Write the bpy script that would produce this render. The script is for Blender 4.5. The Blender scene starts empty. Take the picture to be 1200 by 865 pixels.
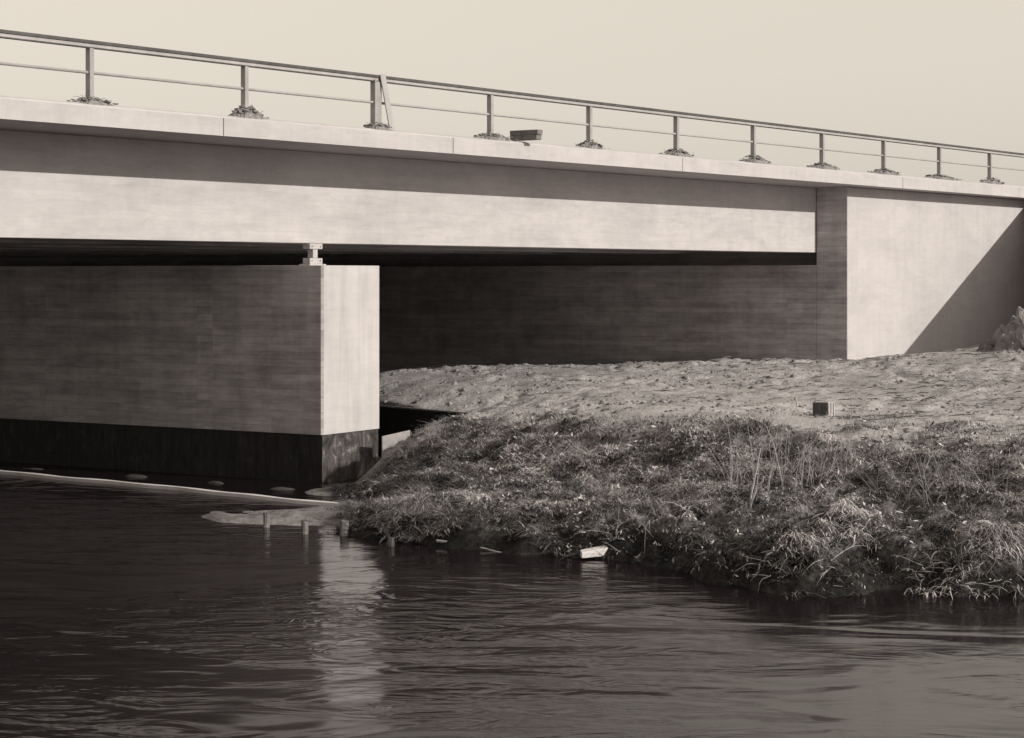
import bpy, math, random
import numpy as np
from mathutils import Vector, noise as mnoise
random.seed(7); RNG = np.random.default_rng(7)
SC = bpy.context.scene
COL = SC.collection
EYE = 4.45                       # camera height above the river
F = 2300.0                       # focal length in photograph pixels
D = np.array([0.610, 0.7924]); P_ = np.array([-0.7924, 0.610])   # bridge axis, across the bridge (away)
A = np.array([-0.855, 0.5186])   # direction of pier and abutment

def W(l, p, z=0.0):              # bridge axes -> world, z relative to the eye
    q = l*D + p*P_
    return (q[0], q[1], z+EYE)
def PX(px, py, Y):               # a survey point seen at px,py standing Y metres off
    return ((px-600)/F*Y, Y, EYE-(py-322)/F*Y)
def onplane(px, p):              # point of the plane p=const that is seen in column px
    k = (px-600)/F
    Y = p/(0.610-k*0.7924)
    return np.array([k*Y, Y])

# ------------------------------------------------------------------ mesh collecting
class MB:
    def __init__(s): s.v=[]; s.f=[]; s.c=[]
    def add(s, vs, fs, c=None):
        o=len(s.v); s.v += [tuple(map(float,v)) for v in vs]; s.f += [tuple(i+o for i in f) for f in fs]
        s.c += [0.5 if c is None else c]*len(vs)
    def prism(s, poly, z0, z1, taper=None):     # poly: list of (x,y) counter-clockwise, z absolute (number or list for the top)
        n=len(poly); zt = z1 if isinstance(z1,(list,tuple)) else [z1]*n
        zb = z0 if isinstance(z0,(list,tuple)) else [z0]*n
        vs=[(x,y,zb[i]) for i,(x,y) in enumerate(poly)]+[(x,y,zt[i]) for i,(x,y) in enumerate(poly)]
        fs=[tuple(range(n-1,-1,-1)), tuple(range(n,2*n))]+[(i,(i+1)%n,(i+1)%n+n,i+n) for i in range(n)]
        s.add(vs,fs)
    def lbox(s, l0,l1,p0,p1,z0,z1):             # box in bridge axes
        c=[W(l0,p0),W(l0,p1),W(l1,p1),W(l1,p0)]
        s.prism([(a[0],a[1]) for a in c][::-1] if False else [(a[0],a[1]) for a in (W(l0,p0),W(l1,p0),W(l1,p1),W(l0,p1))], z0+EYE, z1+EYE)
    def profile(s, prof, l0, l1, nseg=1):       # prof: list (p,z) extruded along the bridge
        n=len(prof); vs=[]; fs=[]
        for k in range(nseg+1):
            l=l0+(l1-l0)*k/nseg
            vs += [W(l,p,z) for p,z in prof]
        for k in range(nseg):
            for i in range(n):
                j=(i+1)%n; a=k*n
                fs.append((a+i,a+i+n,a+j+n,a+j))
        fs.append(tuple(range(n))); fs.append(tuple(range(nseg*n+n-1,nseg*n-1,-1)))
        s.add(vs,fs)
    def tube(s, pts, rad, sides=5, c=None, cap=True):
        pts=[Vector(p) for p in pts]; n=len(pts)
        if not isinstance(rad,(list,tuple)): rad=[rad]*n
        vs=[]; ref=Vector((0.3,0.2,1)).normalized()
        for i,p in enumerate(pts):
            t=(pts[min(i+1,n-1)]-pts[max(i-1,0)])
            if t.length<1e-6: t=Vector((0,0,1))
            t.normalize(); a=t.cross(ref)
            if a.length<1e-3: a=t.cross(Vector((1,0,0)))
            a.normalize(); b=t.cross(a)
            for k in range(sides):
                th=2*math.pi*k/sides
                vs.append(p+(a*math.cos(th)+b*math.sin(th))*rad[i])
        fs=[(i*sides+k,i*sides+(k+1)%sides,(i+1)*sides+(k+1)%sides,(i+1)*sides+k) for i in range(n-1) for k in range(sides)]
        if cap: fs += [tuple(range(sides-1,-1,-1)), tuple(range((n-1)*sides,n*sides))]
        s.add(vs,fs,c)
    def rock(s, c, r, sq=(1,1,1), jag=0.3, seed=0, col=None):
        rr=random.Random(seed); t=(1+5**.5)/2
        base=[(-1,t,0),(1,t,0),(-1,-t,0),(1,-t,0),(0,-1,t),(0,1,t),(0,-1,-t),(0,1,-t),(t,0,-1),(t,0,1),(-t,0,-1),(-t,0,1)]
        fs=[(0,11,5),(0,5,1),(0,1,7),(0,7,10),(0,10,11),(1,5,9),(5,11,4),(11,10,2),(10,7,6),(7,1,8),(3,9,4),(3,4,2),(3,2,6),(3,6,8),(3,8,9),(4,9,5),(2,4,11),(6,2,10),(8,6,7),(9,8,1)]
        a=rr.random()*6.28; ca,sa=math.cos(a),math.sin(a); vs=[]
        for v in base:
            k=r/1.9*(1+jag*(rr.random()-.5)*2); x,y,z=v[0]*k*sq[0],v[1]*k*sq[1],v[2]*k*sq[2]
            vs.append((c[0]+x*ca-y*sa,c[1]+x*sa+y*ca,c[2]+z))
        s.add(vs,fs,col)

def link(name, me, parent=None, loc=None):
    o=bpy.data.objects.new(name, me); COL.objects.link(o)
    if parent is not None: o.parent=parent
    elif loc is not None: o.location=loc
    return o
def build(name, mb, mat, parent=None, smooth=False, uv=True, bevel=0, recalc=True, uvo=0.0):
    v=np.array(mb.v)
    if parent is not None: off=np.array(parent['_w'])
    else: off=np.array([(v[:,0].min()+v[:,0].max())/2,(v[:,1].min()+v[:,1].max())/2,v[:,2].min()])
    me=bpy.data.meshes.new(name); me.from_pydata((v-off).tolist(),[],mb.f)
    if recalc:
        import bmesh
        bm=bmesh.new(); bm.from_mesh(me); bmesh.ops.recalc_face_normals(bm,faces=bm.faces); bm.to_mesh(me); bm.free()
    at=me.attributes.new('tone','FLOAT','POINT'); at.data.foreach_set('value', np.array(mb.c,dtype=np.float32))
    me.materials.append(mat)
    if uv:
        ul=me.uv_layers.new(name='UVMap')
        for pl in me.polygons:
            n=pl.normal
            if abs(n.z)>0.75: tx=Vector((D[0],D[1],0)); ty=Vector((P_[0],P_[1],0))
            else:
                tx=Vector((-n.y,n.x,0)).normalized(); ty=Vector((0,0,1))
            for li in pl.loop_indices:
                co=me.vertices[me.loops[li].vertex_index].co+Vector(off)
                ul.data[li].uv=(co.dot(tx)+uvo, co.dot(ty))
    if smooth: me.polygons.foreach_set('use_smooth',[True]*len(me.polygons))
    o=link(name,me,parent,tuple(off))
    if bevel:
        m=o.modifiers.new('Bevel','BEVEL'); m.width=bevel; m.segments=2; m.limit_method='ANGLE'
    return o
def tag(o,label=None,cat=None,group=None,kind=None):
    for k,x in (('label',label),('category',cat),('group',group),('kind',kind)):
        if x: o[k]=x
    return o
def thing(name,loc,label,cat,group=None):
    o=bpy.data.objects.new(name,None); COL.objects.link(o); o.location=loc; o['_w']=tuple(loc); o.empty_display_size=.3
    return tag(o,label,cat,group)

# ------------------------------------------------------------------ materials
def nodes(name):
    m=bpy.data.materials.new(name); m.use_nodes=True; nt=m.node_tree
    b=nt.nodes['Principled BSDF']; return m,nt,b
def N(nt,t,**k):
    n=nt.nodes.new(t)
    for a,v in k.items():
        if a.startswith('i_'): n.inputs[a[2:].replace('_',' ')].default_value=v
        else: setattr(n,a,v)
    return n
TINT=(1.0,.935,.955)
def grey(x,t=TINT): return (x*t[0],x*t[1],x*t[2],1)
def mix(nt,fac,a,b,mode='MIX'):
    n=nt.nodes.new('ShaderNodeMix'); n.data_type='RGBA'; n.blend_type=mode
    for s,x in ((0,fac),(6,a),(7,b)):
        if hasattr(x,'is_linked') or hasattr(x,'links'): nt.links.new(x,n.inputs[s])
        else: n.inputs[s].default_value=x
    return n.outputs[2]
def ramp(nt,src,stops):
    r=nt.nodes.new('ShaderNodeValToRGB'); e=r.color_ramp.elements
    while len(e)<len(stops): e.new(.5)
    for i,(p,v) in enumerate(stops):
        e[i].position=p; e[i].color=(v,v,v,1) if not isinstance(v,tuple) else v
    nt.links.new(src,r.inputs[0]); return r.outputs[0]
def mapping(nt,src,scale,loc=(0,0,0)):
    mp=nt.nodes.new('ShaderNodeMapping'); mp.inputs['Scale'].default_value=scale; mp.inputs['Location'].default_value=loc
    nt.links.new(src,mp.inputs[0]); return mp.outputs[0]
def noise(nt,vec,scale,detail=4,rough=.55,dist=0):
    n=nt.nodes.new('ShaderNodeTexNoise'); n.inputs['Scale'].default_value=scale; n.inputs['Detail'].default_value=detail
    n.inputs['Roughness'].default_value=rough; n.inputs['Distortion'].default_value=dist
    nt.links.new(vec,n.inputs['Vector']); return n.outputs['Fac']
def bump(nt,b,h,strength,dist):
    n=nt.nodes.new('ShaderNodeBump'); n.inputs['Strength'].default_value=strength; n.inputs['Distance'].default_value=dist
    nt.links.new(h,n.inputs['Height']); nt.links.new(n.outputs[0],b.inputs['Normal'])

def concrete(name, base=.34, row=.13, boards=1.0, stain=.5, seed=0.0, streak=0.4):
    m,nt,b=nodes(name)
    uv=nt.nodes.new('ShaderNodeUVMap').outputs[0]
    off=mapping(nt,uv,(1,1,1),(seed*7.3,seed*.031,0))
    # wobble so that the boards' edges are not ruled lines
    br=nt.nodes.new('ShaderNodeTexBrick'); br.offset=.37; br.offset_frequency=3; br.squash=.8; br.squash_frequency=5
    br.inputs['Color1'].default_value=(.0,.0,.0,1); br.inputs['Color2'].default_value=(1,1,1,1); br.inputs['Mortar'].default_value=(.1,.1,.1,1)
    br.inputs['Scale'].default_value=1; br.inputs['Brick Width'].default_value=4.6; br.inputs['Row Height'].default_value=row
    br.inputs['Mortar Size'].default_value=.005; br.inputs['Mortar Smooth'].default_value=.6
    nt.links.new(off,br.inputs['Vector'])
    grain=noise(nt,mapping(nt,off,(.8,17,1)),1.0,6,.6,.5)
    blot=noise(nt,mapping(nt,off,(.45,.8,1)),1.0,5,.6,.6)
    blot2=noise(nt,mapping(nt,off,(2.2,3.2,1)),1.0,6,.65,.8)
    vert=noise(nt,mapping(nt,off,(3.5,.3,1)),1.0,6,.65,.35)
    cloud=noise(nt,mapping(nt,off,(.9,5,1)),1.0,5,.7,1.0)
    col=mix(nt,1.0,grey(base),ramp(nt,blot,[(.28,1-.30*stain),(.62,1.08)]),'MULTIPLY')
    col=mix(nt,.9*boards,col,ramp(nt,br.outputs['Color'],[(0,.80),(.5,.98),(1,1.08)]),'MULTIPLY')
    col=mix(nt,.8*boards,col,ramp(nt,grain,[(.3,.86),(.6,1.04)]),'MULTIPLY')
    col=mix(nt,.9*stain,col,ramp(nt,cloud,[(.32,.74),(.58,1.06)]),'MULTIPLY')
    col=mix(nt,.7*stain,col,ramp(nt,blot2,[(.33,.80),(.6,1.05)]),'MULTIPLY')
    col=mix(nt,streak,col,ramp(nt,vert,[(.34,.76),(.60,1.04)]),'MULTIPLY')
    seam=ramp(nt,br.outputs['Fac'],[(0,1.0),(1,.68)])
    col=mix(nt,.8*boards,col,seam,'MULTIPLY')
    nt.links.new(col,b.inputs['Base Color']); b.inputs['Roughness'].default_value=.88
    b.inputs['Specular IOR Level'].default_value=.25
    h=nt.nodes.new('ShaderNodeMath'); h.operation='SUBTRACT'; nt.links.new(grain,h.inputs[0]); nt.links.new(br.outputs['Fac'],h.inputs[1])
    bump(nt,b,h.outputs[0],.3*max(.2,boards),.006)
    return m
def simple(name, base, var=.3, scale=8, rough=.8, tint=TINT, stretch=(1,1,1), bmp=.3, spec=.3, metal=0):
    m,nt,b=nodes(name)
    tc=nt.nodes.new('ShaderNodeTexCoord').outputs['Object']
    n1=noise(nt,mapping(nt,tc,stretch),scale,6,.65,.4)
    n2=noise(nt,mapping(nt,tc,stretch),scale*.23,3,.5)
    col=mix(nt,1,grey(base,tint),ramp(nt,n1,[(.3,1-var),(.7,1+var)]),'MULTIPLY')
    col=mix(nt,1,col,ramp(nt,n2,[(.3,1-var*.6),(.7,1+var*.6)]),'MULTIPLY')
    nt.links.new(col,b.inputs['Base Color']); b.inputs['Roughness'].default_value=rough; b.inputs['Specular IOR Level'].default_value=spec
    b.inputs['Metallic'].default_value=metal
    if bmp: bump(nt,b,n1,bmp,.02)
    return m
def toned(name, lo, hi, rough=.85, tint=TINT, var=.25):      # each blade or twig has its own tone
    m,nt,b=nodes(name)
    at=nt.nodes.new('ShaderNodeAttribute'); at.attribute_name='tone'
    col=ramp(nt,at.outputs['Fac'],[(0,grey(lo,tint)),(1,grey(hi,tint))])
    tc=nt.nodes.new('ShaderNodeTexCoord').outputs['Object']
    col=mix(nt,1,col,ramp(nt,noise(nt,tc,25,3),[(.3,1-var),(.7,1+var)]),'MULTIPLY')
    nt.links.new(col,b.inputs['Base Color']); b.inputs['Roughness'].default_value=rough; b.inputs['Specular IOR Level'].default_value=.2
    return m

M={}
M['fascia']=concrete('fascia_concrete',.44,.2,.08,.25,1,.25)
M['girder']=concrete('girder_concrete',.46,.17,.20,.36,2,.14)
M['pier']=concrete('pier_concrete',.48,.16,1.0,.9,3,.5)
M['pier_end']=concrete('smooth_pier_concrete',.45,.3,.08,.2,7,.55)
M['abut']=concrete('abutment_concrete',.5,.16,1.0,.9,4,.45)
M['wing']=concrete('wing_concrete',.45,.3,.07,.22,5,.22)
M['soffit']=concrete('soffit_concrete',.46,.12,1,.6,6,.2)
def tar(nm,k):
    m,nt,b=nodes(nm)
    uv=nt.nodes.new('ShaderNodeUVMap').outputs[0]
    v=noise(nt,mapping(nt,uv,(9,.9,1)),1,6,.65,.2); n=noise(nt,mapping(nt,uv,(3,2.5,1)),1,6,.7,.9); c=noise(nt,mapping(nt,uv,(22,2,1)),1,4,.6)
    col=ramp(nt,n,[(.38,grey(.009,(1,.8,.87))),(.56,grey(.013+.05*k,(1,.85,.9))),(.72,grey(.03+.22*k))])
    col=mix(nt,.8,col,ramp(nt,v,[(.38,.35),(.62,1.7)]),'MULTIPLY')
    col=mix(nt,.5,col,ramp(nt,c,[(.4,.6),(.6,1.4)]),'MULTIPLY')
    nt.links.new(col,b.inputs['Base Color']); b.inputs['Roughness'].default_value=.7; bump(nt,b,v,.5,.02)
    return m
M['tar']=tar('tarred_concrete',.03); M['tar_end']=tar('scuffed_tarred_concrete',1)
M['dark_paint']=simple('dark_rail_paint',.07,.3,6,.6)
M['post']=simple('grey_post_paint',.30,.15,6,.65,bmp=.05)
M['rail']=simple('pale_rail_paint',.36,.12,6,.6,bmp=.05)
M['rust']=simple('dark_rusty_steel',.03,.4,9,.8)
M['steel']=simple('bearing_steel',.42,.15,9,.6)
M['wood']=simple('weathered_wood',.15,.35,5,.85,stretch=(1,6,6))
M['wood2']=simple('grey_board',.36,.12,4,.8,stretch=(1,5,1),bmp=.05)
M['pale_wood']=simple('pale_fresh_sunlit_wood',.36,.18,4,.8,stretch=(1,5,5))
M['dark_wood']=simple('dark_wet_shaded_wood',.07,.5,7,.7,stretch=(4,4,1))
M['mortar']=simple('mortar_rubble',.19,.5,14,.95,bmp=.8)
M['mud']=simple('river_mud',.07,.3,3,.5,bmp=.4)
M['rock']=simple('grey_rock',.24,.45,3,.95,bmp=.9)
M['slab']=simple('bleached_slab',.62,.08,4,.8,bmp=.15)
M['stone']=simple('pale_stone',.20,.45,3,.9,bmp=.7)
M['darkwall']=simple('tarred_boards',.02,.4,5,.8,stretch=(6,6,.6))
M['grass']=toned('dry_grass',.035,.66)
M['twig']=toned('twig_bark',.08,.45)
M['straw']=toned('pale_straw',.14,.68)

def ground_mat():
    m,nt,b=nodes('sandy_soil')
    g=nt.nodes.new('ShaderNodeNewGeometry').outputs['Position']
    n1=noise(nt,g,.35,6,.6,.5); n2=noise(nt,mapping(nt,g,(1,.6,1)),2.4,8,.68,.4); n3=noise(nt,g,13,6,.7)
    col=ramp(nt,n1,[(.32,grey(.31)),(.6,grey(.42)),(.72,grey(.52))])
    col=mix(nt,1,col,ramp(nt,n2,[(.33,.62),(.5,1.0),(.7,1.12)]),'MULTIPLY')
    col=mix(nt,1,col,ramp(nt,n3,[(.35,.68),(.55,1.06)]),'MULTIPLY')
    sx_=nt.nodes.new('ShaderNodeSeparateXYZ'); nt.links.new(g,sx_.inputs[0])
    hz=nt.nodes.new('ShaderNodeMath'); hz.operation='MULTIPLY_ADD'; hz.inputs[1].default_value=.5; nt.links.new(n2,hz.inputs[0]); nt.links.new(sx_.outputs[2],hz.inputs[2])
    col=mix(nt,1,col,ramp(nt,hz.outputs[0],[(.2,.42),(.75,1.0)]),'MULTIPLY')      # wet near the water
    at=nt.nodes.new('ShaderNodeAttribute'); at.attribute_name='turf'
    turf=mix(nt,1,ramp(nt,n2,[(.3,grey(.04)),(.5,grey(.15)),(.7,grey(.34))]),ramp(nt,n3,[(.35,.4),(.6,1.2)]),'MULTIPLY')
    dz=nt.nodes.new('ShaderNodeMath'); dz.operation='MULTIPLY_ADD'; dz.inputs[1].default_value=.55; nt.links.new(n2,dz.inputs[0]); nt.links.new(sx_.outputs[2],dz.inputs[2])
    turf=mix(nt,1,turf,ramp(nt,dz.outputs[0],[(.55,.16),(1.0,1.0)]),'MULTIPLY')      # wet soil plus undercut shade painted black at the foot of the bank
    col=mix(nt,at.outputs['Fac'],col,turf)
    nt.links.new(col,b.inputs['Base Color']); b.inputs['Roughness'].default_value=.95; b.inputs['Specular IOR Level'].default_value=.15
    bump(nt,b,mixf(nt,n2,n3),.9,.09)
    return m
def mixf(nt,a,b_):
    n=nt.nodes.new('ShaderNodeMath'); n.operation='MULTIPLY_ADD'; n.inputs[1].default_value=.45
    nt.links.new(b_,n.inputs[0]); nt.links.new(a,n.inputs[2]); return n.outputs[0]
M['ground']=ground_mat()
def water_mat():
    m,nt,b=nodes('river_water')
    g=nt.nodes.new('ShaderNodeNewGeometry').outputs['Position']
    def M2(op,a,b_):
        n=nt.nodes.new('ShaderNodeMath'); n.operation=op
        for i_,x in enumerate((a,b_)):
            if hasattr(x,'links'): nt.links.new(x,n.inputs[i_])
            else: n.inputs[i_].default_value=x
        return n.outputs[0]
    mp=nt.nodes.new('ShaderNodeMapping'); mp.inputs['Rotation'].default_value=(0,0,math.radians(14)); mp.inputs['Scale'].default_value=(.55,1.0,1)
    nt.links.new(g,mp.inputs[0]); v=mp.outputs[0]
    big=noise(nt,v,.42,2,.5,1.6); mid=noise(nt,v,1.5,3,.5,1.8); fine=noise(nt,mapping(nt,v,(.6,1.5,1)),3.6,2,.5,.8)
    amp=ramp(nt,noise(nt,g,.16,2,.5,.8),[(.40,.10),(.60,1.0)])
    # the eddy where the current breaks behind the mud bar
    vs=nt.nodes.new('ShaderNodeVectorMath'); vs.operation='DISTANCE'; nt.links.new(mapping(nt,g,(1,1,0)),vs.inputs[0]); vs.inputs[1].default_value=(-2.3,25.4,0)
    ed=ramp(nt,M2('MULTIPLY',vs.outputs['Value'],.3),[(.1,1.0),(1.0,0.0)])
    a2=M2('ADD',amp,M2('MULTIPLY',ed,2.8))
    h=M2('ADD',M2('MULTIPLY',big,1.5),M2('ADD',M2('MULTIPLY',M2('MULTIPLY',mid,a2),.75),M2('MULTIPLY',M2('MULTIPLY',fine,a2),.10)))
    b.inputs['Base Color'].default_value=(.0105,.0070,.0085,1); b.inputs['Roughness'].default_value=.12; b.inputs['IOR'].default_value=1.25
    bump(nt,b,h,1.0,.036)
    return m
M['water']=water_mat()
M['darkturf']=simple('dark_hill_turf',.02,.4,.5,.95)
M['asphalt']=simple('asphalt',.06,.3,9,.9)

# ------------------------------------------------------------------ terrain
ctrl=[]
def cp(px,py,Y): x,y,z=PX(px,py,Y); ctrl.append((x,y,z))
def cw(x,y,z): ctrl.append((x,y,z+EYE))
shore=[(398,622),(470,634),(560,645),(640,652),(720,656),(800,668),(870,690),(960,700),(1040,692),(1110,700),(1195,702)]
for px,py in shore:
    Y=4.45*F/(py-322); cw((px-600)/F*Y,Y,-4.45)
    cw((px-600)/F*(Y-2.5),Y-2.5,-5.3)
    if px>440: cw((px-600)/F*(Y+.45),Y+.45,-4.05)
for a in [(460,524,42.0),(500,508,41.3),(550,494,41),(600,485,41),(700,492,38),(800,500,36),(900,507,35),(1000,512,34.5),(1100,516,34.2),(1195,518,34.2),
          (600,455,50),(700,455,48),(800,450,50),(1000,450,48),(1190,450,45),(700,430,60),(800,425,60),(900,424,60),(993,423,60.2),(1055,420,63),(1100,415,64),(1140,410,61),(1190,406,57),
          (447,438,56),(520,433,57),(600,429,59),(447,470,50),(545,472,48.5),(480,455,53),(965,488,38.5),(850,470,43),(1100,480,39.5),(1190,485,39),
          (455,548,40),(500,560,37),(560,575,35.3),(640,585,34),(720,590,33.2),(800,600,31.6),(880,612,30.4),(960,622,29.6),(1050,620,29.4),(1150,622,29.4)]: cp(*a)
for a in [(-6,34,-5.3),(-6,39,-5.4),(-5,43,-5.4),(-5.6,40.2,-5.1),(-4.6,42.5,-5.0),(-3.2,35.2,-4.33),(-4.3,35.9,-4.35),(-5.1,36.4,-4.39),(-5.8,36.8,-4.47),(-3.2,37.2,-4.38),(-4.4,37.4,-4.46),(-3.5,39.6,-4.40),(-4.1,40.3,-4.42),(-3.1,40.9,-4.42),(-2.85,39.5,-4.40),(-2.78,41.3,-4.38),(-2.75,42.8,-4.3),(-4.4,38.5,-4.62),(-5.4,34.9,-4.56),(-4.2,34.4,-4.6),(-2.7,38.5,-4.2),(-7,49,-5.4),(-8,44,-5.4),(12,28,-4.45),(16,28.5,-4.45),(20,29,-4.3),(12,25,-5.4),(20,25,-5.4),(12,34.5,-2.9),(20,35,-2.7),(14,45,-2.3),(20,48,-1.9),(20,58,-1.6),(14,30,-4.0),(18,64,-2.2),(17,74,-2),(5,70,-3),(-3,70,-3.4),(-8,58,-3.8),(-9,66,-3.6),(-8,52,-4.8),(0,22,-5.4),(-7,26,-5.4),(8,22,-5.5)]: cw(*a)
ctrl=np.array(ctrl)
def tps_fit(c,lam=.02):
    n=len(c); d=np.hypot(c[:,None,0]-c[None,:,0],c[:,None,1]-c[None,:,1]); K=np.where(d>0,d*d*np.log(d+1e-9),0)+lam*np.eye(n)
    Pm=np.c_[np.ones(n),c[:,:2]]; L=np.block([[K,Pm],[Pm.T,np.zeros((3,3))]])
    return np.linalg.solve(L,np.r_[c[:,2],0,0,0])
TW=tps_fit(ctrl)
def tps(x,y):
    x=np.asarray(x,float).ravel(); y=np.asarray(y,float).ravel(); out=np.empty_like(x)
    for i in range(0,len(x),20000):
        xs,ys=x[i:i+20000],y[i:i+20000]
        d=np.hypot(xs[:,None]-ctrl[None,:,0],ys[:,None]-ctrl[None,:,1])
        out[i:i+20000]=(d*d*np.log(d+1e-9))@TW[:-3]+TW[-3]+TW[-2]*xs+TW[-1]*ys
    return out
def sst(a,b,x): t=np.clip((x-a)/(b-a),0,1); return t*t*(3-2*t)
# smooth value noise by numpy
def vnoise(x,y,s,seed):
    r=np.random.default_rng(seed).random((256,256)); x=x/s; y=y/s
    xi=np.floor(x).astype(int); yi=np.floor(y).astype(int); fx=x-xi; fy=y-yi; fx=fx*fx*(3-2*fx); fy=fy*fy*(3-2*fy)
    g=lambda a,b_: r[a%256,b_%256]
    return (g(xi,yi)*(1-fx)+g(xi+1,yi)*fx)*(1-fy)+(g(xi,yi+1)*(1-fx)+g(xi+1,yi+1)*fx)*fy-.5
crestX=np.array([-3.2,-2.57,-1.8,-.9,0,1.65,3.1,4.6,6,7.4,8.8,12,20]); crestY=np.array([41.8,42.0,41.2,40.6,40.2,37.8,36.2,35.2,34.8,34.4,34.4,34.8,35.2])
BQ1=np.array([PX(380,478,51.5)[0],51.5]); BQ2=np.array([PX(575,478,46.2)[0],46.2])
BD=(BQ2-BQ1)/np.linalg.norm(BQ2-BQ1); BN=np.array([BD[1],-BD[0]])   # BN towards the camera
def turfmask(x,y):
    cy=np.interp(x,crestX,crestY)+vnoise(x,y,1.1,5)*1.2+vnoise(x,y,.4,6)*.5
    return sst(.9,-1.1,y-cy+vnoise(x,y,.7,15)*2.6)*sst(-3.35,-2.75,x+.75*sst(38,39.5,y)+vnoise(x,y,.5,16)*.5)
def height(x,y,detail=True):
    x=np.asarray(x,float).ravel(); y=np.asarray(y,float).ravel()
    q=x*.5186+y*.855
    base=np.where(q<24, -5.5+3.6*(1-sst(2,7,q)), -5.5+2.75*sst(34,42,q))+EYE
    base=np.where(x>0, np.maximum(base, (-5.5+2.8*sst(24,34,y))+EYE), base)
    wgt=sst(-12,-7,x)*(1-sst(20,28,x))*sst(17,23,y)*(1-sst(72,80,y))
    z=base.copy(); m=wgt>0
    z[m]=base[m]*(1-wgt[m])+tps(x[m],y[m])*wgt[m]
    # dug-out pit in front of the tarred bulkhead
    dn=(x-BQ1[0])*BN[0]+(y-BQ1[1])*BN[1]; dl=(x-BQ1[0])*BD[0]+(y-BQ1[1])*BD[1]; Lb=np.linalg.norm(BQ2-BQ1)
    pit=sst(-.15,.02,dn)*(1-sst(3.0,5.0,dn))*(1-sst(Lb-1.5,Lb-.1,dl+dn*.2))
    z=z*(1-pit)+np.minimum(z,-4.9+EYE)*pit
    if detail:
        t=turfmask(x,y); under=sst(-4.6+EYE,-4.25+EYE,z)*(1-.9*np.exp(-((x-6.06)**2/.5+(y-37.3)**2/2.2)))
        z=z+under*((1-t)*(vnoise(x,y,2.3,1)*.10+vnoise(x,y,.8,2)*.10+(.12+1.25*sst(-.12,.22,vnoise(x,y,1.7,71)+.5*vnoise(x,y,.7,72)))*(vnoise(x,y,.47,3)*.07+vnoise(x,y,.2,9)*.085+np.abs(vnoise(x,y,.31,12))*.08-.02))
                   +t*(.55+.45*sst(-1,2,x))*(vnoise(x,y,1.3,4)*.22+np.abs(vnoise(x,y,.55,8))*.45-.11+vnoise(x,y,.27,7)*.42))
        # ruts and the ragged lip at the top of the turf
        cy=np.interp(x,crestX,crestY)+vnoise(x,y,1.1,5)*1.2
        z=z+under*np.exp(-((y-cy)/.35)**2)*.12*(vnoise(x,y,.5,11)+.4)
    return z
def axis(dense0,dense1,step,lo,hi):
    a=list(np.arange(dense0,dense1,step)); s=step; v=dense1
    while v<hi: a.append(v); s*=1.25; v+=s
    s=step; v=dense0-step
    while v>lo: a.insert(0,v); s*=1.25; v-=s
    return np.array(a)
gx=axis(-8,19,.09,-400,400); gy=axis(26,64,.09,-60,700)
GX,GY=np.meshgrid(gx,gy); GZ=height(GX,GY).reshape(GX.shape)
nx,ny=len(gx),len(gy)
me=bpy.data.meshes.new('ground')
vv=np.c_[GX.ravel(),GY.ravel(),GZ.ravel()].astype(np.float32)
ii=np.arange((ny-1)*nx).reshape(ny-1,nx)[:,:-1].ravel(); ff=np.c_[ii,ii+1,ii+nx+1,ii+nx].astype(np.int32)
me.vertices.add(len(vv)); me.vertices.foreach_set('co',vv.ravel()); me.loops.add(ff.size); me.loops.foreach_set('vertex_index',ff.ravel())
me.polygons.add(len(ff)); me.polygons.foreach_set('loop_start',np.arange(len(ff),dtype=np.int32)*4); me.polygons.foreach_set('use_smooth',np.ones(len(ff),bool))
me.update(calc_edges=True)
at=me.attributes.new('turf','FLOAT','POINT'); at.data.foreach_set('value',(turfmask(GX.ravel(),GY.ravel())*(GX.ravel()>-8)).astype(np.float32))
me.materials.append(M['ground']); tag(link('ground',me),kind='structure',label='rutted sandy soil on the river bank')

me=bpy.data.meshes.new('water'); me.from_pydata([(-400,-60,0),(400,-60,0),(400,700,0),(-400,700,0)],[],[(0,1,2,3)]); me.materials.append(M['water'])
tag(link('river_water',me),kind='structure',label='dark slow river water with broken reflections')

def gz(x,y): return float(height([x],[y])[0])

# mud bar beside the pier
def blobmound(cx,cy,rx,ry,zt,rot=0,seed=0,res=40,zb=-.5,rough=.03,p=1.5):
    mb=MB(); c,s=math.cos(rot),math.sin(rot); idx={}
    vs=[];fs=[]
    for j in range(res+1):
        for i in range(res+1):
            u=i/res*2-1; v=j/res*2-1; r=math.hypot(u,v)
            x=cx+u*rx*c-v*ry*s; y=cy+u*rx*s+v*ry*c
            n=mnoise.noise(Vector((x*1.3/max(.3,min(1,rx))+seed,y*1.3/max(.3,min(1,rx)),seed)))*.45
            h=zb+(zt-zb)*max(0,1-(max(0,r+n))**p)+rough*mnoise.fractal(Vector((x*4,y*4,seed)),1,2,4)
            vs.append((x,y,h))
    for j in range(res):
        for i in range(res):
            a=j*(res+1)+i; fs.append((a,a+1,a+res+2,a+res+1))
    mb.add(vs,fs); return mb


for k_,(px_,Y_,rx_,ry_) in enumerate([(335,40.7,.62,.28),(160,43.3,.75,.30),(40,45.0,.6,.30),(255,41.9,.4,.2)]):
    tag(build('mud_flat',blobmound((px_-600)/F*Y_,Y_,rx_,ry_,.035,-.5,20+k_,24,-.2,.012,2.2),M['mud'],smooth=True,uv=False),kind='structure',label='small wet mud flat at the foot of the pier')

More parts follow.
